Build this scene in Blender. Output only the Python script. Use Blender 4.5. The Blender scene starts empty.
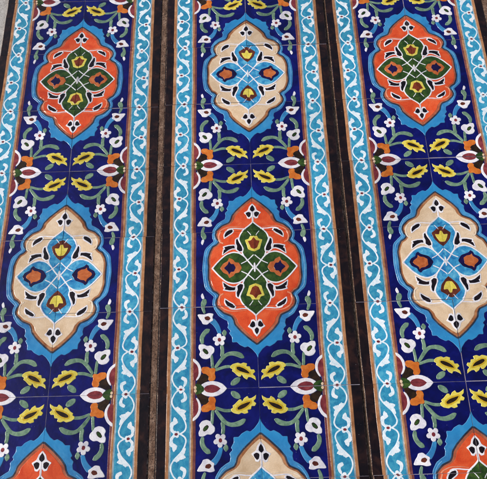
import bpy, bmesh, math, random
from mathutils import Matrix, Vector, noise
from mathutils.geometry import tessellate_polygon

scene = bpy.context.scene
col = scene.collection
MM = 0.001

# camera solved from the tile joints of the photograph
CAM_LOC = (-0.02122, -0.71172, 1.44910)
CAM_ROT = [[0.999533, 0.030409, 0.003021], [-0.027001, 0.925119, -0.378716], [-0.014312, 0.378458, 0.925508]]
CAM_F = 1.23203
STRIP_X = {1: -0.49653, 2: 0.0, 3: 0.48639}
STRIP_Y = {1: -0.00655, 2: 0.0, 3: 0.00044}

# hand-painted motif of one quarter, millimetres: u from the strip's centre joint, v from the flower joint
SHAPES = {
    'yellow': [(5.9, 15.5), (7.5, 26.7), (13.1, 31.5), (6.7, 36.8), (10.5, 43.5), (18, 43.3), (19.8, 50.7), (27.4, 51.4), (25.6, 58), (35.3, 60.7), (41.9, 58.1), (48, 61.2), (60, 58.5), (66.6, 53.8), (67.8, 47.8), (62.2, 44.6), (63.8, 40.4), (57.6, 36.2), (51.9, 30.4), (47.2, 26.1), (41.8, 26.3), (40, 30.7), (36, 23.5), (27.5, 18.4), (24.1, 24.4), (18.7, 24), (11.1, 19.8)],
    'yellow_c': [(19.7, 32.2), (25.4, 40.1), (34.7, 46.7), (45.4, 50.8), (52.3, 50.3), (52.7, 45.2), (44.9, 39.5), (35.7, 35.9), (26.6, 33.2)],
    'bud_leaf': [(43.2, 23.3), (49.3, 26), (58.1, 22.8), (66.1, 15.2), (66.2, 7.3), (58.2, 6.7), (49.5, 11.3), (45.2, 15.8)],
    'leaf1': [(32.3, 72.9), (37.8, 81.8), (47.1, 86.7), (60.9, 88.1), (74.4, 85.9), (87.5, 76.4), (97.3, 63.4), (105.3, 51.1), (100.8, 47.1), (91, 58.2), (82.5, 68.4), (75.4, 75.5), (68, 78.5), (58.9, 78.2), (48.1, 74.5), (40.3, 70.5), (34.3, 70.7)],
    'stalkF': [(81.5, 103.4), (90.9, 103.2), (89, 91), (91.2, 77.2), (85.8, 73.4), (80.5, 80.5)],
    'stalkB': [(108.4, 81.2), (115.1, 81), (113.5, 65.9), (113, 49.4), (105.4, 48.1), (106.9, 66.1)],
    'stalkY': [(65.2, 54.7), (80.2, 54.9), (95, 50), (104.4, 46.1), (101.9, 40.8), (91.7, 44.4), (79.8, 48), (64.8, 48.2)],
    'bud': [(73.3, -0.7), (84.7, 11.4), (96.9, 16.9), (111, 19.3), (124.7, 16.9), (137.3, 9.9), (129.8, 3.9), (127.1, -5.4)],
    'bud_c': [(88.3, -1.2), (97.5, 7.1), (110.4, 11), (124.1, 8.3), (129.7, 2.3), (129.1, -5.5)],
    'orange': [(101.9, 45.2), (105.7, 49.1), (114.9, 47.6), (120.4, 52.2), (133.2, 51.9), (135.9, 45.4), (133, 38.3), (124, 34.6), (118, 28.9), (119.1, 22.2), (114.9, 18.4), (104.7, 20.2), (102, 27.4), (105, 36.8)],
    'brown': [(117.3, 30.1), (124.1, 36.6), (134.5, 36.7), (141.7, 26.2), (147.3, 15.8), (149.2, 9.5), (138.9, 9.8), (128.6, 14.8), (119.7, 19)],
    'green_stub': [(125.8, 3.2), (136.7, 11.5), (150.4, 14.2), (150, -6.1), (129.1, -5.5)],
    'dot': [(149.6, 4.1)],
    'arc_o': [(156.8, 74.3), (149, 70.3), (141.4, 62.6), (135.4, 50.2), (135.8, 35.3), (141.5, 23.3), (147.8, 19), (148.2, 24.3), (144.5, 30.6), (142.7, 38.6), (143.4, 48.5), (148, 58.2), (156.1, 65.2)],
    'arc_fill': [(156.4, 69.1), (149.9, 63.3), (143.9, 54.4), (139.5, 44.1), (141, 32.2), (145.5, 23.7), (152.6, 20)],
    'blossom': [(104.7, 96.6), (113.3, 103.1), (122.4, 101.5), (130.3, 106.5), (141, 106.2), (142.1, 97), (137.3, 89.5), (141, 81.7), (134, 72.8), (123.3, 70.7), (114.5, 74.3), (111.8, 80.5), (104.7, 87.4)],
    'blossom_c': [(117.6, 84.6), (121.8, 93), (129.7, 97.3), (134.3, 93.2), (129.1, 84.8), (122.5, 80.8)],
    'flower': [(92.2, 116.8), (106.9, 116.3), (93.1, 131.3)],
    'flower2': [(92.2, 117), (108.1, 116.5), (93.1, 132.8)],
    'leaf2': [(113.9, 144.2), (123.8, 145.4), (132.5, 137.3), (138.8, 126.2), (139.2, 115.3), (135.6, 107.1), (129, 108.8), (129.8, 120.3), (124.3, 130.7), (117, 135.6)],
    'trumpet': [(106, 181.5), (117, 183.4), (126.1, 180.3), (145.5, 181), (140.8, 171.8), (134.3, 164.1), (131.7, 157.2), (121.4, 155.6), (114.9, 160.9), (106.6, 165.9), (109.5, 172.8)],
    'trumpet_c': [(112.1, 170.5), (118.8, 177.3), (129.1, 174.1), (126.2, 166.9), (117.3, 164.6)],
    'blue_stem': [(105.3, 170.7), (95.9, 158.9), (90, 146.5), (87, 132.5), (95.3, 132.2), (100, 144.6), (107.4, 154.8), (115.6, 161.5)],
    'leaf3': [(74, 136), (80.5, 142.7), (86.7, 132.5), (79.5, 124.3), (75.2, 129.7)],
    'leaf4': [(124, 219.1), (132, 221.5), (137.8, 208.9), (135.1, 192.8), (129.7, 182.7), (124.6, 185.1), (128.9, 198.8), (122.2, 210.1)],
    'leaf4_tip': [(127.3, 221), (132.8, 236.9), (138.2, 229.2), (134.7, 219.4)],
    'band_o': [(-1.8, 66.7), (0.4, 68.5), (3.4, 78.1), (14, 91.5), (23.4, 98.8), (30.9, 96.2), (43.4, 102.9), (50.4, 110.3), (62, 110), (62, 121.8), (68.8, 133.1), (65, 137.9), (72.5, 145.5), (70.5, 153.4), (72.5, 162.9), (81, 167.4), (93.5, 176), (103.5, 191), (108.7, 206.5), (108, 217), (104.6, 225), (112, 232), (124, 243), (128.5, 252), (131.5, 271.7), (133.4, 300.3)],
    'band_i': [(-2, 95), (9.9, 104.8), (21.5, 116.4), (42.9, 136.5), (56, 152.8), (59, 164.3), (63.6, 172.7), (80.1, 179.6), (84.4, 182.6), (98.5, 196), (102, 208), (99.5, 219), (93.6, 227.5), (99, 234), (108.6, 239.2), (116.3, 254.4), (120.8, 272.1), (119.9, 300.7)],
    'petH': [(109, 300.4), (89.8, 278), (73.1, 263.5), (55.4, 257.4), (39.6, 260.2), (25.7, 270), (12.1, 288.9), (-0.2, 303.9)],
    'petV': [(-3.9, 165.6), (0.1, 174.4), (9.8, 183.7), (24.2, 194.5), (34.2, 207.1), (39.5, 221.6), (36.2, 231.5), (31, 243.2), (28.9, 253.2), (31.6, 258.1), (25.8, 271.7), (12.1, 287.2), (0.7, 301.1)],
    'lat': [(1.7, 265.7), (11.6, 275.5), (21.5, 283.6), (34.5, 289.9)],
    'D1o': [(28.9, 253.2), (34.9, 260), (47.4, 257.6), (52.4, 242.6), (47.3, 221.4), (42.5, 218.3), (36.9, 233.2), (32.6, 243.2)],
    'D1': [(31, 254.5), (37.8, 256.2), (44.9, 250.5), (43.9, 241.3), (46.5, 234.1), (45.8, 224.1), (42.5, 221.2), (38.8, 232.2), (33.9, 240.5), (30.3, 248.3)],
    'D2o': [(47.2, 252.7), (66.4, 257), (84.4, 266.5), (81.8, 248.2), (73.4, 238.6), (51.3, 238.3)],
    'D2': [(50.1, 247.7), (56.4, 247), (67.1, 251.1), (81.2, 262.2), (78.5, 250.7), (74.6, 249.1), (77.2, 243.3), (64.5, 240.2), (51.4, 240.1)],
    'D3o': [(47.1, 196.1), (56.1, 207.4), (79.7, 222), (78, 207.4), (63.1, 192.3), (52.1, 189.5)],
    'D3': [(52.9, 197.9), (57.4, 203.8), (66, 208.9), (75.8, 216.6), (75.9, 209.7), (72.1, 202.3), (62.2, 195.9), (54.9, 194.4)],
    'swoosh': [(18.4, 193.2), (35, 192.9), (47.4, 191.2), (59.9, 191.2), (67.3, 194.4)],
    'tulV': [(-0.8, 257.2), (6.7, 254.6), (15.5, 250.7), (17.9, 240.3), (23, 225.4), (13.1, 222.8), (8.7, 214.1), (0.9, 215.6), (-2.5, 207.3)],
    'tulV_c': [(-1, 251.5), (8.4, 247.6), (12.4, 237.2), (15.9, 228.6), (7, 226.2), (2.3, 219.5), (-2.2, 214.8)],
    'tulH': [(32.8, 299.4), (40.4, 286.7), (50.1, 285.3), (54.3, 278.6), (65.2, 273.1), (69.5, 282.5), (80.5, 288), (88.5, 299.8)],
    'tulH_c': [(48.8, 298.9), (53.7, 289.5), (61.1, 289.4), (66.3, 281.7), (69.1, 290.4), (79.6, 299.2)],
    'pal_o': [(-0.2, 119.9), (8.4, 129.6), (11.9, 140.1), (23.2, 147), (15.9, 155.1), (14, 163.7), (6.7, 165.5), (1.1, 158.7)],
    'palA': [(0.7, 145.5), (6.9, 139.7), (5.1, 131.9), (-0.1, 124.9)],
    'palB': [(3.5, 147.6), (4.8, 158), (10.2, 161.6), (16.1, 154.5), (18.4, 148.4), (10.8, 143.9)],
    'b_dot': [(184, 1.8), (193.8, 101.6)],
    'b_vine': [(190.7, 2.3), (198.8, 10.1), (205, 23.4), (204.1, 33.3), (198.8, 42.9), (189.6, 52.4), (180.3, 61.4), (173.7, 72.9), (170.3, 84.4), (173.6, 93.3), (182.1, 98.9), (190, 101.2)],
    'b_leaf': [(171.1, 71.8), (176.8, 64.5), (182.6, 59.3), (194.2, 47.8), (199.2, 41.9), (194.1, 41.5), (189.7, 39.2), (185.2, 45.8), (174.1, 47.4), (169.8, 50.2), (176, 55.3), (172.3, 62.2)],
    'b_curl': [(176.3, 7.6), (172.4, 10.9), (168.8, 18.3), (171.4, 26.9), (181.5, 31), (183.8, 25.3), (177.5, 21.8), (175, 15.7), (178.5, 10)],
    'b_curl2': [(199.9, 99.4), (206.2, 93), (207.7, 80.8), (206.1, 74.5), (201.5, 73.4), (199.2, 61.6), (194.5, 66), (189.6, 73.2), (194.3, 78.1), (199.5, 79.3), (201.9, 87.3), (197.2, 96.4)],
    'lobe': [(79.2, 233.1), (89, 228.4), (92, 213.5), (85.1, 195.4), (63.8, 186), (34.8, 187.3), (22.4, 189)],
    'tulVb': [(4.7, 204.2), (14.3, 212.9), (26, 221.5), (20.8, 238.3), (9.4, 251.9), (-1.8, 261.3)],
    'tulVb_c': [(3.4, 216), (7, 226.1), (17.6, 225), (14.5, 235.7), (8.3, 246), (-0.5, 247.4)],
    'tulHb': [(31.7, 297.2), (41.7, 284.8), (61.6, 278.1), (67.6, 271.9), (73.2, 276.3), (75.5, 283.8), (88.2, 290.6), (92.6, 301.3)],
    'tulHb_c': [(46.6, 296.6), (46.4, 292), (55.3, 286.3), (64.4, 285.2), (69.3, 280.4), (71.2, 287.9), (81.4, 295.2), (83.9, 301.6)],
    'tick': [(6.5, 212.4), (10, 206.5), (16, 199.2)],
}

W, H, TOP, GAP = 240.0, 200.0, 9.0, 0.28

# ------------------------------------------------------------------ materials
def new_mat(name):
    m = bpy.data.materials.new(name); m.use_nodes = True
    nt = m.node_tree; nt.nodes.clear()
    return m, nt, nt.nodes, nt.links

def srgb(r, g, b):
    f = lambda c: (c/255/12.92 if c <= 10 else ((c/255+0.055)/1.055)**2.4)
    return (f(r), f(g), f(b), 1)

def glaze(name, c, dark, light, scale=28, rough=0.16, edge=None, edge_amt=0.6, ripple=0.25, tip=None):
    """pooled ceramic glaze: hue drifts with thickness, thins towards the raised rim"""
    m, nt, N, L = new_mat(name)
    out = N.new('ShaderNodeOutputMaterial'); b = N.new('ShaderNodeBsdfPrincipled')
    L.new(b.outputs[0], out.inputs[0])
    tc = N.new('ShaderNodeTexCoord'); oi = N.new('ShaderNodeObjectInfo')
    mul = N.new('ShaderNodeVectorMath'); mul.operation = 'SCALE'; mul.inputs[0].default_value = (7.3, 3.1, 5.7)
    L.new(oi.outputs['Random'], mul.inputs['Scale'])
    add = N.new('ShaderNodeVectorMath'); add.operation = 'ADD'
    L.new(tc.outputs['Object'], add.inputs[0]); L.new(mul.outputs[0], add.inputs[1])
    n1 = N.new('ShaderNodeTexNoise'); n1.inputs['Scale'].default_value = scale; n1.inputs['Detail'].default_value = 4
    n1.inputs['Roughness'].default_value = 0.6
    n1.inputs['Distortion'].default_value = 0.6
    L.new(add.outputs[0], n1.inputs['Vector'])
    cr = N.new('ShaderNodeValToRGB')
    e = cr.color_ramp.elements
    e[0].position = 0.3; e[0].color = dark; e[1].position = 0.72; e[1].color = light
    k = e.new(0.5); k.color = c
    L.new(n1.outputs['Fac'], cr.inputs[0])
    # fine brush grain
    n2 = N.new('ShaderNodeTexNoise'); n2.inputs['Scale'].default_value = 420; n2.inputs['Detail'].default_value = 3
    L.new(add.outputs[0], n2.inputs['Vector'])
    hsv = N.new('ShaderNodeHueSaturation')
    mr = N.new('ShaderNodeMapRange'); mr.inputs[3].default_value = 0.8; mr.inputs[4].default_value = 1.2
    L.new(n2.outputs['Fac'], mr.inputs[0])
    dr = N.new('ShaderNodeMapRange'); dr.inputs[3].default_value = 0.9; dr.inputs[4].default_value = 1.1
    L.new(oi.outputs['Random'], dr.inputs[0])
    tl = N.new('ShaderNodeMath'); tl.operation = 'MULTIPLY'          # firing tone shared by every piece of one tile
    sep = N.new('ShaderNodeSeparateColor'); L.new(oi.outputs['Color'], sep.inputs[0])
    L.new(sep.outputs[0], tl.inputs[0]); L.new(dr.outputs[0], tl.inputs[1])
    vm = N.new('ShaderNodeMath'); vm.operation = 'MULTIPLY'
    L.new(mr.outputs[0], vm.inputs[0]); L.new(tl.outputs[0], vm.inputs[1]); L.new(vm.outputs[0], hsv.inputs['Value'])
    L.new(cr.outputs[0], hsv.inputs['Color'])
    src = hsv.outputs[0]
    if edge:
        at = N.new('ShaderNodeAttribute'); at.attribute_name = 'rim'
        mx = N.new('ShaderNodeMix'); mx.data_type = 'RGBA'
        mm = N.new('ShaderNodeMath'); mm.operation = 'MULTIPLY'; mm.inputs[1].default_value = edge_amt
        L.new(at.outputs['Fac'], mm.inputs[0]); L.new(mm.outputs[0], mx.inputs['Factor'])
        L.new(src, mx.inputs['A']); mx.inputs['B'].default_value = edge
        src = mx.outputs['Result']
    if tip:                                     # a second, brighter colour where the brush was loaded (towards the points)
        at = N.new('ShaderNodeAttribute'); at.attribute_name = 'tone'
        mx = N.new('ShaderNodeMix'); mx.data_type = 'RGBA'
        L.new(at.outputs['Fac'], mx.inputs['Factor']); L.new(src, mx.inputs['A']); mx.inputs['B'].default_value = tip
        src = mx.outputs['Result']
    # pinholes and specks of dust in the glaze
    vo = N.new('ShaderNodeTexVoronoi'); vo.inputs['Scale'].default_value = 150; L.new(add.outputs[0], vo.inputs['Vector'])
    pt = N.new('ShaderNodeMapRange'); pt.inputs[1].default_value = 0.05; pt.inputs[2].default_value = 0.11; pt.inputs[3].default_value = 1; pt.inputs[4].default_value = 0
    L.new(vo.outputs['Distance'], pt.inputs[0])
    pk = N.new('ShaderNodeMath'); pk.operation = 'GREATER_THAN'; pk.inputs[1].default_value = 0.86
    vs = N.new('ShaderNodeSeparateColor'); L.new(vo.outputs['Color'], vs.inputs[0]); L.new(vs.outputs[0], pk.inputs[0])
    pm = N.new('ShaderNodeMath'); pm.operation = 'MULTIPLY'; L.new(pt.outputs[0], pm.inputs[0]); L.new(pk.outputs[0], pm.inputs[1])
    ps = N.new('ShaderNodeMath'); ps.operation = 'MULTIPLY'; ps.inputs[1].default_value = 0.3; L.new(pm.outputs[0], ps.inputs[0])
    px = N.new('ShaderNodeMix'); px.data_type = 'RGBA'; L.new(ps.outputs[0], px.inputs['Factor']); L.new(src, px.inputs['A'])
    L.new(vs.outputs[1], px.inputs['B'])
    L.new(px.outputs['Result'], b.inputs['Base Color'])
    rr = N.new('ShaderNodeMapRange'); rr.inputs[3].default_value = rough*0.45; rr.inputs[4].default_value = rough*1.5
    L.new(n1.outputs['Fac'], rr.inputs[0]); L.new(rr.outputs[0], b.inputs['Roughness'])
    n3 = N.new('ShaderNodeTexNoise'); n3.inputs['Scale'].default_value = 130; n3.inputs['Detail'].default_value = 2
    L.new(add.outputs[0], n3.inputs['Vector'])
    bp = N.new('ShaderNodeBump'); bp.inputs['Strength'].default_value = ripple; bp.inputs['Distance'].default_value = 0.0012
    L.new(n3.outputs['Fac'], bp.inputs['Height']); L.new(bp.outputs[0], b.inputs['Normal'])
    return m

def rough_mat(name, cols, scales, rough=0.9, bump=0.6, dist=0.002, speck=None):
    m, nt, N, L = new_mat(name)
    out = N.new('ShaderNodeOutputMaterial'); b = N.new('ShaderNodeBsdfPrincipled')
    L.new(b.outputs[0], out.inputs[0]); b.inputs['Roughness'].default_value = rough
    b.inputs['Specular IOR Level'].default_value = 0.25
    tc = N.new('ShaderNodeTexCoord')
    n1 = N.new('ShaderNodeTexNoise'); n1.inputs['Scale'].default_value = scales[0]; n1.inputs['Detail'].default_value = 8
    n1.inputs['Roughness'].default_value = 0.7
    L.new(tc.outputs['Object'], n1.inputs['Vector'])
    cr = N.new('ShaderNodeValToRGB'); e = cr.color_ramp.elements
    e[0].position = 0.3; e[0].color = cols[0]; e[1].position = 0.7; e[1].color = cols[2]
    k = e.new(0.5); k.color = cols[1]
    L.new(n1.outputs['Fac'], cr.inputs[0])
    src = cr.outputs[0]
    n2 = N.new('ShaderNodeTexNoise'); n2.inputs['Scale'].default_value = scales[1]; n2.inputs['Detail'].default_value = 4
    L.new(tc.outputs['Object'], n2.inputs['Vector'])
    if speck:
        r2 = N.new('ShaderNodeValToRGB'); r2.color_ramp.elements[0].position = 0.57; r2.color_ramp.elements[1].position = 0.66
        L.new(n2.outputs['Fac'], r2.inputs[0])
        mx = N.new('ShaderNodeMix'); mx.data_type = 'RGBA'
        L.new(r2.outputs[0], mx.inputs['Factor']); L.new(src, mx.inputs['A']); mx.inputs['B'].default_value = speck
        src = mx.outputs['Result']
    L.new(src, b.inputs['Base Color'])
    bp = N.new('ShaderNodeBump'); bp.inputs['Strength'].default_value = bump; bp.inputs['Distance'].default_value = dist
    L.new(n2.outputs['Fac'], bp.inputs['Height']); L.new(bp.outputs[0], b.inputs['Normal'])
    return m

K = srgb
M = {
 'cobalt': glaze('cobalt_glaze', K(10,12,88), K(6,6,60), K(18,22,112), 22, 0.13, ripple=0.18),
 'cyan':   glaze('turquoise_glaze', K(56,150,186), K(40,124,168), K(88,174,198), 70, 0.17, K(40,120,160), 0.4),
 'blue':   glaze('sky_blue_glaze', K(60,128,180), K(44,102,160), K(84,154,198), 30, 0.15, K(128,184,222), 0.75, tip=K(40,142,200)),
 'bluehi': glaze('painted_highlight_glaze', K(118,178,218), K(90,156,206), K(150,200,228), 60, 0.15),
 'salmon': glaze('salmon_glaze', K(234,146,108), K(218,122,84), K(242,172,136), 40, 0.17, K(150,70,44), 0.6),
 'buff':   glaze('buff_glaze', K(228,208,182), K(206,180,148), K(240,224,204), 40, 0.17, K(140,104,72), 0.6),
 'white':  glaze('white_glaze', K(234,230,232), K(208,204,216), K(246,243,242), 60, 0.18, K(160,158,196), 0.4),
 'vine':   glaze('pale_blue_white_glaze', K(232,240,244), K(200,226,236), K(246,250,250), 90, 0.18, K(120,186,215), 0.45),
 'orange': glaze('orange_glaze', K(222,84,40), K(204,66,30), K(232,104,58), 30, 0.16, K(170,70,40), 0.5),
 'cream':  glaze('cream_glaze', K(222,194,160), K(208,178,142), K(232,208,178), 30, 0.16, K(160,120,80), 0.5),
 'ringo':  glaze('burnt_orange_glaze', K(172,92,62), K(142,70,46), K(196,120,88), 40, 0.17, K(90,60,50), 0.7),
 'ringc':  glaze('caramel_glaze', K(164,106,66), K(128,76,42), K(192,140,98), 40, 0.17, K(80,60,50), 0.7),
 'slate':  glaze('slate_glaze', K(50,54,66), K(34,38,50), K(74,80,92), 40, 0.2),
 'green':  glaze('bottle_green_glaze', K(46,72,26), K(28,50,18), K(72,98,38), 60, 0.15, K(30,50,18), 0.5),
 'petblue':glaze('petal_blue_glaze', K(58,146,192), K(26,98,160), K(112,188,214), 60, 0.15, K(40,110,160), 0.4),
 'sage':   glaze('sage_glaze', K(112,142,116), K(84,114,94), K(138,164,136), 80, 0.18, K(146,176,140), 0.6),
 'yellow': glaze('yellow_glaze', K(222,204,84), K(206,184,62), K(232,218,112), 80, 0.17, K(236,226,140), 0.75),
 'gold':   glaze('golden_glaze', K(206,172,40), K(184,146,28), K(220,190,66), 80, 0.17, K(216,196,80), 0.8),
 'black':  glaze('black_glaze', K(24,16,20), K(14,10,12), K(42,26,26), 60, 0.14),
 'bean':   glaze('dark_brown_glaze', K(42,28,12), K(28,18,8), K(64,42,18), 60, 0.14),
 'maroon': glaze('maroon_glaze', K(126,50,54), K(100,36,42), K(150,70,70), 60, 0.15),
 'navy':   glaze('navy_glaze', K(24,14,62), K(16,10,44), K(36,20,80), 60, 0.14),
 'rust':   glaze('rust_glaze', K(122,50,24), K(96,36,18), K(150,70,34), 60, 0.15),
 'brown':  glaze('umber_glaze', K(92,42,26), K(70,30,20), K(116,58,36), 60, 0.16),
 'amber':  glaze('amber_glaze', K(206,112,38), K(186,92,28), K(222,134,58), 60, 0.16, K(150,80,30), 0.5),
 'tulor':  glaze('tulip_orange_glaze', K(190,100,50), K(166,82,40), K(206,122,70), 60, 0.16, K(130,70,36), 0.5),
 'tan':    glaze('tan_glaze', K(176,122,80), K(150,98,60), K(200,150,108), 35, 0.2, K(110,64,40), 0.6),
 'mauve':  glaze('mauve_brown_glaze', K(120,66,64), K(96,44,52), K(150,96,84), 35, 0.2),
 'pale':   glaze('pale_grey_glaze', K(150,164,170), K(118,134,146), K(186,198,198), 50, 0.2),
 'dark':   glaze('dark_brown_margin_glaze', K(28,15,12), K(14,8,7), K(56,32,23), 30, 0.16, K(84,36,18), 0.9, ripple=0.3),
}
M['edge'] = rough_mat('worn_tile_edge', (K(84,80,112), K(132,128,150), K(190,186,196)), (26, 300), 0.5, 0.3, 0.0006)
M['chip'] = rough_mat('chipped_edge', (K(30,16,13), K(70,48,38), K(200,176,154)), (150, 500), 0.6, 0.6, 0.001)
M['clay'] = rough_mat('fired_clay', (K(120,90,70), K(160,126,98), K(186,154,124)), (60, 400), 0.9, 0.6, 0.001)
M['grout'] = rough_mat('pale_grout', (K(128,124,150), K(170,166,184), K(206,202,210)), (26, 500), 0.95, 0.5, 0.001)
M['mortar'] = rough_mat('dusty_mortar', (K(78,56,44), K(116,90,74), K(156,130,112)), (70, 260), 0.95, 0.8, 0.003, K(56,42,36))
M['gap_dirt'] = rough_mat('dark_gap_dirt', (K(34,26,24), K(58,48,42), K(92,80,72)), (70, 260), 0.95, 0.8, 0.003, K(26,20,18))
M['ground'] = rough_mat('concrete', (K(150,146,142), K(182,178,173), K(206,202,196)), (30, 330), 1.0, 0.6, 0.002, K(104,98,94))

# ------------------------------------------------------------------ motif geometry (quarter space, mm)
def chaikin(p, closed=True, it=2, r=0.2):
    for _ in range(it):
        q = []
        n = len(p)
        if not closed: q.append(p[0])
        for i in range(n if closed else n-1):
            a, b = p[i], p[(i+1) % n]
            q.append((a[0]*(1-r)+b[0]*r, a[1]*(1-r)+b[1]*r)); q.append((a[0]*r+b[0]*(1-r), a[1]*r+b[1]*(1-r)))
        if not closed: q.append(p[-1])
        p = q
    return p

def area(p):
    return 0.5*sum(p[i-1][0]*p[i][1]-p[i][0]*p[i-1][1] for i in range(len(p)))

def clean(p, eps=0.12):
    q = []
    for a in p:
        if not q or math.hypot(a[0]-q[-1][0], a[1]-q[-1][1]) > eps: q.append(a)
    if math.hypot(q[0][0]-q[-1][0], q[0][1]-q[-1][1]) < eps: q.pop()
    return q if area(q) > 0 else q[::-1]

def inset(p, d):
    n = len(p); o = []
    for i in range(n):
        a, b, c = p[i-1], p[i], p[(i+1) % n]
        e1 = Vector((b[0]-a[0], b[1]-a[1])).normalized(); e2 = Vector((c[0]-b[0], c[1]-b[1])).normalized()
        nn = Vector((-e1.y-e2.y, e1.x+e2.x))
        if nn.length < 0.3: nn = Vector((-e1.y, e1.x))
        nn.normalize()
        k = max(0.65, nn.dot(Vector((-e1.y, e1.x))))
        o.append((b[0]+nn.x*d/k, b[1]+nn.y*d/k))
    return o

def stroke(p, w, taper=0.0):
    p = chaikin(p, False, 2)
    n = len(p); l = []; r = []
    for i in range(n):
        a = p[max(0, i-1)]; c = p[min(n-1, i+1)]
        t = Vector((c[0]-a[0], c[1]-a[1])).normalized()
        s = i/(n-1); ww = w*0.5*(1-taper*max(0, s*1.6-0.6)) 
        l.append((p[i][0]-t.y*ww, p[i][1]+t.x*ww)); r.append((p[i][0]+t.y*ww, p[i][1]-t.x*ww))
    return l + r[::-1]

def full(p, first=False):
    """a path that ends on the medallion's mid line, closed with its mirror image"""
    p = list(p)
    p[-1] = (p[-1][0], 300.0)
    if first: p[0] = (p[0][0], 300.0)
    m = [(u, 600-v) for u, v in p[::-1][1:]]
    if first: m = m[:-1]
    return p + m

def lobes(c, rim, n, deep, phase):
    r = math.hypot(rim[0]-c[0], rim[1]-c[1]); o = []
    for i in range(n*10):
        a = 2*math.pi*i/(n*10)
        k = abs(math.cos(n*(a-phase)/2))**0.75
        rr = r*(1-deep+deep*k)
        o.append((c[0]+rr*math.cos(a), c[1]+rr*math.sin(a)))
    return o

def disc(c, r, ry=None, n=14):
    ry = ry or r
    return [(c[0]+r*math.cos(6.2832*i/n), c[1]+ry*math.sin(6.2832*i/n)) for i in range(n)]

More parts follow.
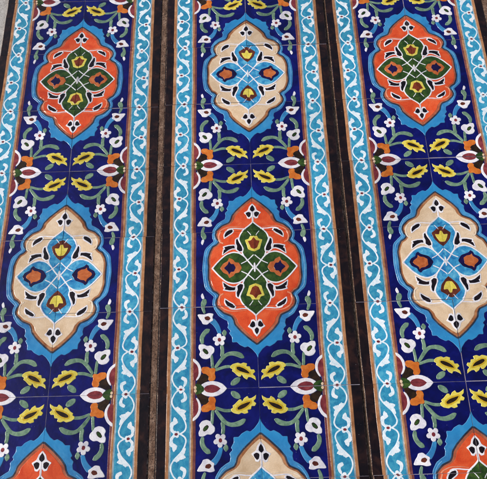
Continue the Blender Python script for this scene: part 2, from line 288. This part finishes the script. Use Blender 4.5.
def motif(kind):
    """list of (part, sub, polygon, z0, z1, inset, material, mirrored, smooth iterations)"""
    S = SHAPES; o = []
    warm = kind == 'orange'
    def a(part, poly, z1, mat, z0=-0.3, ins=0.9, mir=True, it=2, sub=None, one=0): o.append((part, sub, one, poly, z0, z1, ins, mat, mir, it))
    # medallion
    bw = lambda p: [(-u-0.02, v) for u, v in p[5:1:-1]] + [(0.0, p[1][1]-0.5*(p[2][1]-p[1][1]) if p[0][1] > 80 else 66.0)] + p[2:]
    PO = bw(S['band_o']); PI = bw(S['band_i'])      # carried past the joint so that the tips stay whole
    bo = full(PO); bi = full(PI)
    a('medallion', bo, 1.3, 'blue', mir=False, it=-1, ins=1.3)
    hl = [p for p in inset(clean(chaikin(bo, True, 1)), 5.6) if 172 < p[1] < 428 and p[0] > 60]
    a('medallion', stroke(hl, 1.7), 1.55, 'bluehi', z0=1.0, mir=False, it=0, ins=0.6)  # the band's ridge highlight, painted on as a pale blue stroke
    a('medallion', bi, 1.95, 'slate', z0=1.0, mir=False, it=-1, ins=0.6)  # dark grey line between the blue band and the ring
    a('medallion', inset(clean(bi), 2.9), 2.0, 'ringo' if warm else 'ringc', z0=1.2, mir=False, it=-1, ins=1.4)
    g = [(u-(3.0 if u > 30 and v < 170 else 0), v+max(0, 5*(1-(v-95)/50))) for u, v in bi if v < 300]
    g = g + [(PI[-1][0], 300)] + [(u, 600-v) for u, v in g[::-1]]
    a('medallion', inset(clean(g), 7.2), 2.35, 'orange' if warm else 'cream', z0=1.4, mir=False, it=1, ins=1.6)
    a('medallion', stroke(S['lobe'], 4.6, 0.75), 2.85, 'salmon' if warm else 'buff', z0=1.8, it=0, ins=1.2)
    b0 = 2.0
    # petals of the star
    pet = 'green' if warm else 'petblue'
    a('medallion', full(S['petH'], True), 2.7, pet, z0=b0, mir=False, sub='star', ins=1.2)
    a('medallion', S['petV']+[(-4, 303)], 2.75, pet, z0=b0, sub='star', ins=1.2)
    for nm, w in (('petH', 4.0), ('petV', 4.0), ('lat', 3.0)):
        a('medallion', stroke(S[nm][:11] if nm == 'petV' else S[nm], w), 3.25+(0.03 if nm == 'petV' else 0.06 if nm == 'lat' else 0), 'white', z0=b0, it=0, sub='star', ins=0.8)
    a('medallion', stroke(S['tick'], 2.3), 3.3, 'white', z0=b0, it=0, sub='star', ins=0.7)
    a('medallion', [(-2, 286), (3.0, 288), (3.0, 312), (-2, 314)], 3.3, 'white', z0=b0, mir=False, sub='star', ins=0.5)
    tv, tvc, th, thc = ('yellow', 'rust', 'tulor', 'navy') if warm else ('brown', 'yellow', 'navy', 'tulor')
    x = '' if warm else 'b'
    V = S['tulV'+x] + [(-6, S['tulV'+x][-1][1]), (-6, S['tulV'+x][0][1])]
    Vc = S['tulV%s_c' % x] + [(-6, S['tulV%s_c' % x][-1][1]), (-6, S['tulV%s_c' % x][0][1])]
    a('medallion', inset(clean(V), -0.5), 3.1, tv, z0=b0, it=-1, sub='tulip', one='V', ins=0.8)
    a('medallion', inset(clean(Vc), -0.2), 3.4, tvc, z0=b0, it=-1, sub='tulip', one='V', ins=0.7)
    a('medallion', inset(clean(full(S['tulH'+x], True)), -0.5), 3.1, th, z0=b0, mir=False, it=-1, sub='tulip', one='H', ins=0.9)
    a('medallion', inset(clean(full(S['tulH%s_c' % x], True)), -0.3), 3.4, thc, z0=b0, mir=False, it=-1, sub='tulip', one='H', ins=0.7)
    for nm in ('D1', 'D2', 'D3'):
        a('medallion', inset(clean(S[nm]), -3.5), 3.0, 'white', z0=b0, it=-1, sub='scroll_leaf', one=nm, ins=0.7)
        a('medallion', inset(clean(S[nm]), -0.5), 3.25, 'black', z0=b0, it=-1, sub='scroll_leaf', one=nm, ins=0.5)
    a('medallion', stroke(S['swoosh'], 3.2, 0.3), 3.0, 'white', z0=b0, it=0, sub='scroll_leaf', one='D3', ins=0.7)
    a('medallion', S['pal_o']+[(-4, 158), (-4, 120)], 3.0, 'white', z0=b0, it=-1, sub='palmette', ins=0.7)
    a('medallion', [(-4, 150), (2.2, 152), (2.2, 176), (-4, 178)], 3.05, 'white', z0=b0, it=0, sub='palmette', ins=0.7)
    a('medallion', S['palA']+[(-4, 125), (-4, 145)], 3.25, 'black', z0=b0, it=1, sub='palmette', ins=0.5)
    a('medallion', S['palB'], 3.25, 'black', z0=b0, it=1, sub='palmette', ins=0.5)
    # sprays
    for nm in ('leaf1', 'stalkF', 'stalkB', 'stalkY', 'leaf2', 'leaf3', 'leaf4', 'bud_leaf'):
        z = {'leaf1': 1.3, 'stalkF': 1.15, 'stalkB': 1.2, 'stalkY': 1.05}.get(nm, 1.25)
        a('stem' if nm.startswith('stalk') else 'leaf', inset(clean(S[nm]), -0.35), z, 'sage', ins=1.2, one=nm)
    a('stem', inset(clean(S['blue_stem']), -0.8), 1.1, 'blue', ins=1.2, one='blue')
    a('leaf', S['leaf4_tip'], 1.4, 'white', ins=0.8, one='leaf4')
    a('daisy', lobes(S['flower'][0], (S['flower'][0][0]+16.4, S['flower'][0][1]), 5, 0.4, 0.25), 1.6, 'white', it=1, ins=1.2)
    a('daisy', disc(S['flower'][0], 4.6, 5.2), 1.85, 'maroon', z0=0.8, ins=0.6)
    a('blossom', inset(clean(S['blossom']), -0.8), 1.65, 'white', ins=1.3)
    a('blossom', S['blossom_c'], 1.9, 'bean', z0=0.8, ins=0.7)
    a('blossom', inset(clean(S['blossom_c']), 1.6), 2.1, 'green', z0=1.2, ins=0.6)
    a('trumpet_flower', inset(clean(S['trumpet']), -1.0), 1.65, 'white', ins=1.3)
    a('trumpet_flower', S['trumpet_c'], 1.9, 'brown', z0=0.8, ins=0.7)
    a('sunflower', inset(clean(S['yellow']), 0.5), 1.6, 'yellow', it=-2, ins=1.2)
    a('sunflower', inset(clean(chaikin(S['yellow_c'], True, 1)), -4.2), 1.75, 'gold', z0=0.8, ins=1.6)
    a('sunflower', S['yellow_c'], 1.9, 'bean', z0=0.8, ins=0.7)
    a('rosette', S['arc_fill'] + [(156, 20)], 1.15, 'maroon', ins=0.8)
    a('rosette', inset(clean(S['orange']), -0.8), 1.3, 'amber', ins=1.0)
    a('rosette', S['brown'], 1.2, 'bean', ins=0.8)
    a('rosette', S['green_stub'], 1.4, 'green', ins=0.8)
    a('rosette', inset(clean(S['arc_o']), 0.2), 1.55, 'white', ins=1.1)
    a('rosette', S['bud']+[(76, -5)], 1.7, 'white', ins=1.2, it=1)
    a('rosette', S['bud_c']+[(92, -5)], 1.95, 'maroon', z0=0.8, ins=0.9, it=1)
    a('rosette', disc(S['dot'][0], 3.6, 4.2), 1.7, 'yellow' if False else 'cream', ins=0.8)
    # border: stripes run the whole height, edges wander a little like the brush did
    def stripe(u0, u1, s):
        n = 26; L_ = []; R_ = []
        for i in range(n+1):
            v = -14+i*628/n
            L_.append((u0+0.8*noise.noise((s, v*0.02, 1.3))+0.35*noise.noise((s, v*0.09, 4)), v)); R_.append((u1+0.8*noise.noise((s, v*0.02, 7.3))+0.35*noise.noise((s, v*0.09, 9)), v))
        return L_[::-1]+R_
    def st(part, u0, u1, z1, mat, s, **k): a(part, stripe(u0, u1, s), z1, mat, mir=False, it=0, **k)
    st('border_stripe', 149.2, 157, 0.55, 'mauve', 1, ins=0.5)
    st('border_stripe', 154.6, 160.6, 1.0, 'tan', 2, ins=1.0)
    st('border_stripe', 160.2, 165, 0.7, 'pale', 3, ins=0.5)
    st('border_stripe', 204.8, 210.5, 0.75, 'pale', 4, ins=0.5)
    st('border_stripe', 209, 217.6, 1.05, 'tan', 5, ins=1.2)
    st('scroll_band', 163.4, 206.6, 0.9, 'cyan', 6, ins=0.5)
    st('dark_margin', 216.6, 238.6, 0.55, 'dark', 7, ins=0.5)
    vb = 0.6
    def vine(poly, z1, mat='vine', it=2, ins=0.6, both=True):
        for k in (0, 1):
            a('scroll_band', [(u, v+200*k) for u, v in poly], z1+0.01*k, mat, z0=vb, it=it, sub='vine', ins=ins, mir=False)
            if both: a('scroll_band', [(u, 200-v+200*k) for u, v in poly], z1+0.02+0.01*k, mat, z0=vb, it=it, sub='vine', ins=ins, mir=False)
    vine(stroke(S['b_vine'], 3.9), 1.45, it=0)
    def frayed(p, amp):
        p = chaikin(clean(p), True, 2); q = []
        for i, (u, v) in enumerate(p):
            d = noise.noise((u*0.33, v*0.33, 2.2))
            q.append((u+amp*d, v+amp*noise.noise((u*0.33, v*0.33, 8.8))))
        return inset(q, -0.8)
    vine(frayed(S['b_leaf'], 1.8), 1.5, it=0)
    vine(stroke([(184, 2), (177, 6), (172, 12), (170, 20), (172, 26)], 3.2), 1.42, it=0)
    vine(stroke([(194, 100), (200, 98), (204, 92), (205, 84)], 3.2), 1.42, it=0)
    vine(frayed(S['b_curl'], 1.1), 1.4, it=0, ins=0.4)
    vine(frayed(S['b_curl2'], 1.4), 1.4, it=0, ins=0.4)
    for c, ph, rx in ((S['b_dot'][0], 0.0, 10.0), ((S['b_dot'][0][0], 200.0), 0.0, 10.0), (S['b_dot'][1], 0.6, 8.6)):
        c = (c[0], round(c[1]/100)*100.0)
        if c[1] == 200: continue
        for v in ((0, 200, 400) if c[1] == 0 else (100, 300)):
            for poly, z1, mat in ((lobes((c[0], v), (c[0]+rx, v), 4, 0.35, ph), 1.62, 'vine'), (disc((c[0], v), 4.4, 3.4), 1.85, 'maroon')):
                a('scroll_band', poly, z1, mat, z0=vb, it=0, sub='vine', ins=0.5, mir=False)
    return o

# ------------------------------------------------------------------ raised glaze meshes
def raise_shape(bm, rim, poly, z0, z1, ins, mi):
    poly = clean(poly)
    if len(poly) < 3: return
    rings = [(poly, z0, 1.0), (inset(poly, ins*0.28), z0+(z1-z0)*0.7, 0.75), (inset(poly, ins), z1, 0.0)]
    vs = []
    for p, z, e in rings:
        r = []
        for u, v in p:
            w = bm.verts.new((u, v, TOP+z*0.62)); w[rim[0]] = e; w[rim[1]] = 0.7*(1-0.7*e)*max(0, min(1, (175-(v if v < 300 else 600-v))/70)); r.append(w)
        vs.append(r)
    n = len(poly)
    for k in (0, 1):
        for i in range(n):
            j = (i+1) % n
            f = bm.faces.new((vs[k][i], vs[k][j], vs[k+1][j], vs[k+1][i])); f.smooth = True; f.material_index = mi
    cap = rings[2][0]
    for t in tessellate_polygon([[Vector((u, v, 0)) for u, v in cap]]):
        try: f = bm.faces.new([vs[2][i] for i in t])
        except ValueError: continue
        f.material_index = mi; f.normal_update()
        if f.normal.z < 0: f.normal_flip()

def clip(bm, v0, v1):
    for co, no in (((GAP+0.1, 0, 0), (-1, 0, 0)), ((W-GAP-0.1, 0, 0), (1, 0, 0)), ((0, v0+GAP+0.1, 0), (0, -1, 0)), ((0, v1-GAP-0.1, 0), (0, 1, 0))):
        r = bmesh.ops.bisect_plane(bm, geom=bm.verts[:]+bm.edges[:]+bm.faces[:], plane_co=co, plane_no=no, clear_outer=True, dist=1e-4)
        ed = [g for g in r['geom_cut'] if isinstance(g, bmesh.types.BMEdge) and g.is_valid]
        if ed:
            x = bmesh.ops.extrude_edge_only(bm, edges=ed)
            for g in x['geom']:
                if isinstance(g, bmesh.types.BMVert): g.co.z = TOP-0.3

def build(name, shapes, row, side, seed, flip):
    """one part's mesh for a tile of the given row ('top','middle','bottom') and side, centred on the tile"""
    v0 = 200.0 if row == 'middle' else 0.0
    bm = bmesh.new(); rim = (bm.verts.layers.float.new('rim'), bm.verts.layers.float.new('tone')); mats = []
    for poly, z0, z1, ins, mat, mir, it in shapes:
        if flip and not mir: continue
        for p in ([[(u, 600-v) for u, v in poly]] if flip else [poly]):
            if max(v for u, v in p) < v0 or min(v for u, v in p) > v0+200: continue
            if it: p = chaikin(p, True, abs(it), 0.13 if it < 0 else 0.2)
            q = []
            for u, v in p:
                d = noise.noise_vector((u*0.012, v*0.012, seed)); e = noise.noise_vector((u*0.07, v*0.07, seed+40))
                q.append((u+d.x*1.0+e.x*0.45, v+d.y*1.0+e.y*0.45))
            if mat not in mats: mats.append(mat)
            raise_shape(bm, rim, q, z0, z1, ins, mats.index(mat))
    clip(bm, v0, v0+200)
    if not bm.faces: bm.free(); return None
    sx = 1 if side == 'right' else -1; sy = -1 if row == 'top' else 1
    for v in bm.verts:
        v.co = Vector(((v.co.x-W/2)*sx*MM, (v.co.y-v0-H/2)*sy*MM, v.co.z*MM))
    if sx*sy < 0: bmesh.ops.reverse_faces(bm, faces=bm.faces[:])
    me = bpy.data.meshes.new(name); bm.to_mesh(me); bm.free()
    for k in mats: me.materials.append(M[k])
    return me

def body_mesh(side):
    sx = 1 if side == 'right' else -1
    bm = bmesh.new(); c = 0.36
    a, b = W/2-GAP, H/2-GAP
    def ring(x, y, z, n=24):
        pts = []
        for i in range(n): pts.append((-x+2*x*i/n, -y))
        for i in range(n): pts.append((x, -y+2*y*i/n))
        for i in range(n): pts.append((x-2*x*i/n, y))
        for i in range(n): pts.append((-x, y-2*y*i/n))
        r = []
        for px, py in pts:
            w = 0.3*noise.noise((px*0.06, py*0.06, z)) if z > 4 else 0
            s = 1+w/100
            r.append(bm.verts.new((px*s*MM, py*s*MM, z*MM)))
        return r
    r = [ring(a-1, b-1, 0.4), ring(a, b, 1.2), ring(a, b, TOP-c), ring(a-c, b-c, TOP)]
    for k in (2, 3):                            # the strip's outer edge is worn rounder, with chips
        for v in r[k]:
            if v.co.x*sx > (a-3)*MM:
                w = 0.6+0.7*noise.noise((v.co.y*260, k, sx))+0.5
                if k == 2: v.co.z -= w*0.9*MM
                else: v.co.x -= sx*(w+0.2)*MM
    n = len(r[0])
    for k in range(3):
        for i in range(n):
            f = bm.faces.new((r[k][i], r[k][(i+1) % n], r[k+1][(i+1) % n], r[k+1][i])); f.material_index = 2 if k < 2 else (3 if f.calc_center_median().x*sx > (a-3)*MM else 1)
    f = bm.faces.new(r[3]); f.material_index = 0
    f = bm.faces.new(r[0][::-1]); f.material_index = 2
    me = bpy.data.meshes.new('tile_body'); bm.to_mesh(me); bm.free()
    for k in ('cobalt', 'edge', 'clay', 'chip'): me.materials.append(M[k])
    return me

def mesh_obj(name, me, parent):
    o = bpy.data.objects.new(name, me); col.objects.link(o); o.parent = parent
    return o

BODY = {s: body_mesh(s) for s in ('left', 'right')}
def make_tile(kind, row, side, seed):
    root = bpy.data.objects.new('glazed_tile', None); col.objects.link(root)
    root.empty_display_size = 0.05
    mesh_obj('tile_body', BODY[side], root)
    parts = {}
    for part, sub, one, *rest in motif(kind):
        parts.setdefault((part, 0 if sub else one), {}).setdefault((sub, one if sub else 0), []).append(rest)
    for (part, _), subs in parts.items():
        whole = not all(x[5] for x in subs.get((None, 0), []))     # crosses the mid line: built once
        for flip in ((False, True) if row == 'middle' and not whole else (False,)):
            base = subs.get((None, 0), [])
            if whole and row == 'middle': base = base + [[[(u, 600-v) for u, v in x[0]]]+x[1:] for x in base if x[5]]
            me = build(part, base, row, side, seed, flip)
            if me is None: continue
            po = mesh_obj(part, me, root)
            for (sub, one), shp in subs.items():
                if sub is None: continue
                mids = [x for x in shp if not x[5]]
                if row == 'middle' and sub == 'star':
                    shp = shp + [[[(u, 600-v) for u, v in x[0]]]+x[1:] for x in shp if x[5]]; fl = (False,)
                elif sub == 'vine': fl = (False,)
                else: fl = (False, True) if row == 'middle' and not mids else (False,)
                for g in fl:
                    sm = build(sub, shp, row, side, seed, g)
                    if sm: mesh_obj(sub, sm, po)
    return root

def copy_tree(o, parent=None):
    c = o.copy(); col.objects.link(c); c.parent = parent
    for ch in o.children: copy_tree(ch, c)
    return c

# ------------------------------------------------------------------ laying the tiles
MEDALLION = {
 (1, 0): ('orange', 'orange medallion at top of left strip'), (1, 1): ('cream', 'whole cream medallion of left strip'),
 (1, 2): ('orange', 'orange medallion cut off at bottom left'), (1, -1): ('cream', ''),
 (2, 0): ('cream', 'cream medallion at top of middle strip'), (2, 1): ('orange', 'whole orange medallion of middle strip'),
 (2, 2): ('cream', 'cream medallion cut off at bottom of middle strip'), (2, -1): ('orange', ''),
 (3, 0): ('orange', 'orange medallion at top of right strip'), (3, 1): ('cream', 'cream medallion of right strip'),
 (3, 2): ('orange', 'orange medallion cut off at bottom right'), (3, -1): ('cream', ''),
}
STRIP = {1: 'left', 2: 'middle', 3: 'right'}
ROW = {0: 'top', 1: 'middle', 2: 'bottom'}
WORD = {'top': 'upper', 'middle': 'middle', 'bottom': 'lower'}
rng = random.Random(11)
protos = {}
for s in (1, 2, 3):
    for r in range(-2, 7):
        med = (r+1)//3; row = ROW[(r+1) % 3]
        kind, words = MEDALLION[(s, med)]
        for side in ('left', 'right'):
            key = (kind, row, side)
            if key in protos: t = copy_tree(protos[key])
            else: t = protos[key] = make_tile(kind, row, side, len(protos)*3.7+1.5)
            sx = 1 if side == 'right' else -1
            t.location = (STRIP_X[s]+sx*W/2*MM+rng.gauss(0, 0.0005), STRIP_Y[s]+(2.5-r)*0.2-0.1+rng.gauss(0, 0.0005), rng.uniform(0.0, 0.0006))
            t.rotation_euler = (rng.gauss(0, 0.0010), rng.gauss(0, 0.0010), rng.gauss(0, 0.0012))
            k = rng.uniform(0.88, 1.1)
            for q in t.children_recursive: q.color = (k, k, k, 1)
            if words: lab = 'tile with %s %s part of the %s' % (WORD[row], side, words)
            else: lab = 'tile cropped by the photo\'s top edge, %s half of the %s strip' % (side, STRIP[s])
            t['label'] = lab; t['category'] = 'tile'; t['group'] = 'painted relief tiles laid in three strips'

# ------------------------------------------------------------------ setting
def sheet(name, x0, x1, y0, y1, z, mat, nx=1, ny=1, amp=0.0, seed=0):
    bm = bmesh.new(); g = []
    for j in range(ny+1):
        rowv = []
        for i in range(nx+1):
            x = x0+(x1-x0)*i/nx; y = y0+(y1-y0)*j/ny
            dz = amp*(noise.noise((x*90, y*60, seed))+0.6*noise.noise((x*260, y*220, seed+3))) if amp else 0
            rowv.append(bm.verts.new((x, y, z+dz)))
        g.append(rowv)
    for j in range(ny):
        for i in range(nx): bm.faces.new((g[j][i], g[j][i+1], g[j+1][i+1], g[j+1][i])).smooth = True
    me = bpy.data.meshes.new(name); bm.to_mesh(me); bm.free(); me.materials.append(M[mat])
    o = bpy.data.objects.new(name, me); col.objects.link(o); o['kind'] = 'structure'
    return o

sheet('ground', -12, 12, -12, 12, 0, 'ground')
for s in (1, 2, 3):
    x = STRIP_X[s]; y = STRIP_Y[s]
    sheet('grout_bed', x-0.238, x+0.238, y-0.899, y+0.899, 0.0082, 'grout')
a = STRIP_X[1]+0.24; b = -0.24
sheet('mortar_joint', a+0.0015, b-0.0012, -0.9, 0.9, 0.0086, 'mortar', 8, 700, 0.0013, 2)
a = 0.24; b = STRIP_X[3]-0.24
sheet('mortar_joint', a+0.001, b-0.001, -0.9, 0.9, 0.0055, 'gap_dirt', 4, 600, 0.0014, 5)
a = STRIP_X[3]+0.24
sheet('mortar_joint', a+0.001, a+0.03, -0.9, 0.9, 0.0075, 'mortar', 10, 600, 0.0014, 8)

# ------------------------------------------------------------------ light
w = bpy.data.worlds.new('World'); scene.world = w; w.use_nodes = True
nt = w.node_tree; nt.nodes.clear()
wo = nt.nodes.new('ShaderNodeOutputWorld'); bg = nt.nodes.new('ShaderNodeBackground'); sky = nt.nodes.new('ShaderNodeTexSky')
sky.sky_type = 'NISHITA'; sky.sun_disc = False
ELEV, AZ = math.radians(40), math.radians(-82)      # azimuth from +Y, clockwise seen from above
sky.sun_elevation = ELEV; sky.sun_rotation = AZ
sky.dust_density = 3.0; sky.air_density = 1.0
bg.inputs[1].default_value = 0.10
nt.links.new(sky.outputs[0], bg.inputs[0]); nt.links.new(bg.outputs[0], wo.inputs[0])
sd = bpy.data.lights.new('sun', 'SUN'); sd.energy = 2.8; sd.angle = math.radians(7); sd.color = (1, 0.95, 0.88)
so = bpy.data.objects.new('sun', sd); col.objects.link(so)
dirv = Vector((math.sin(AZ)*math.cos(ELEV), math.cos(AZ)*math.cos(ELEV), math.sin(ELEV)))
so.rotation_euler = dirv.to_track_quat('Z', 'Y').to_euler()
so.location = dirv*5

# ------------------------------------------------------------------ camera
cd = bpy.data.cameras.new('camera'); co = bpy.data.objects.new('camera', cd); col.objects.link(co)
mw = Matrix([list(CAM_ROT[i])+[CAM_LOC[i]] for i in range(3)]+[[0, 0, 0, 1]])
co.matrix_world = mw
cd.sensor_fit = 'HORIZONTAL'; cd.sensor_width = 36; cd.lens = 36*CAM_F
cd.clip_start = 0.01; cd.clip_end = 200
scene.camera = co
scene.view_settings.view_transform = 'Standard'; scene.view_settings.look = 'None'
scene.view_settings.exposure = 0; scene.view_settings.gamma = 1
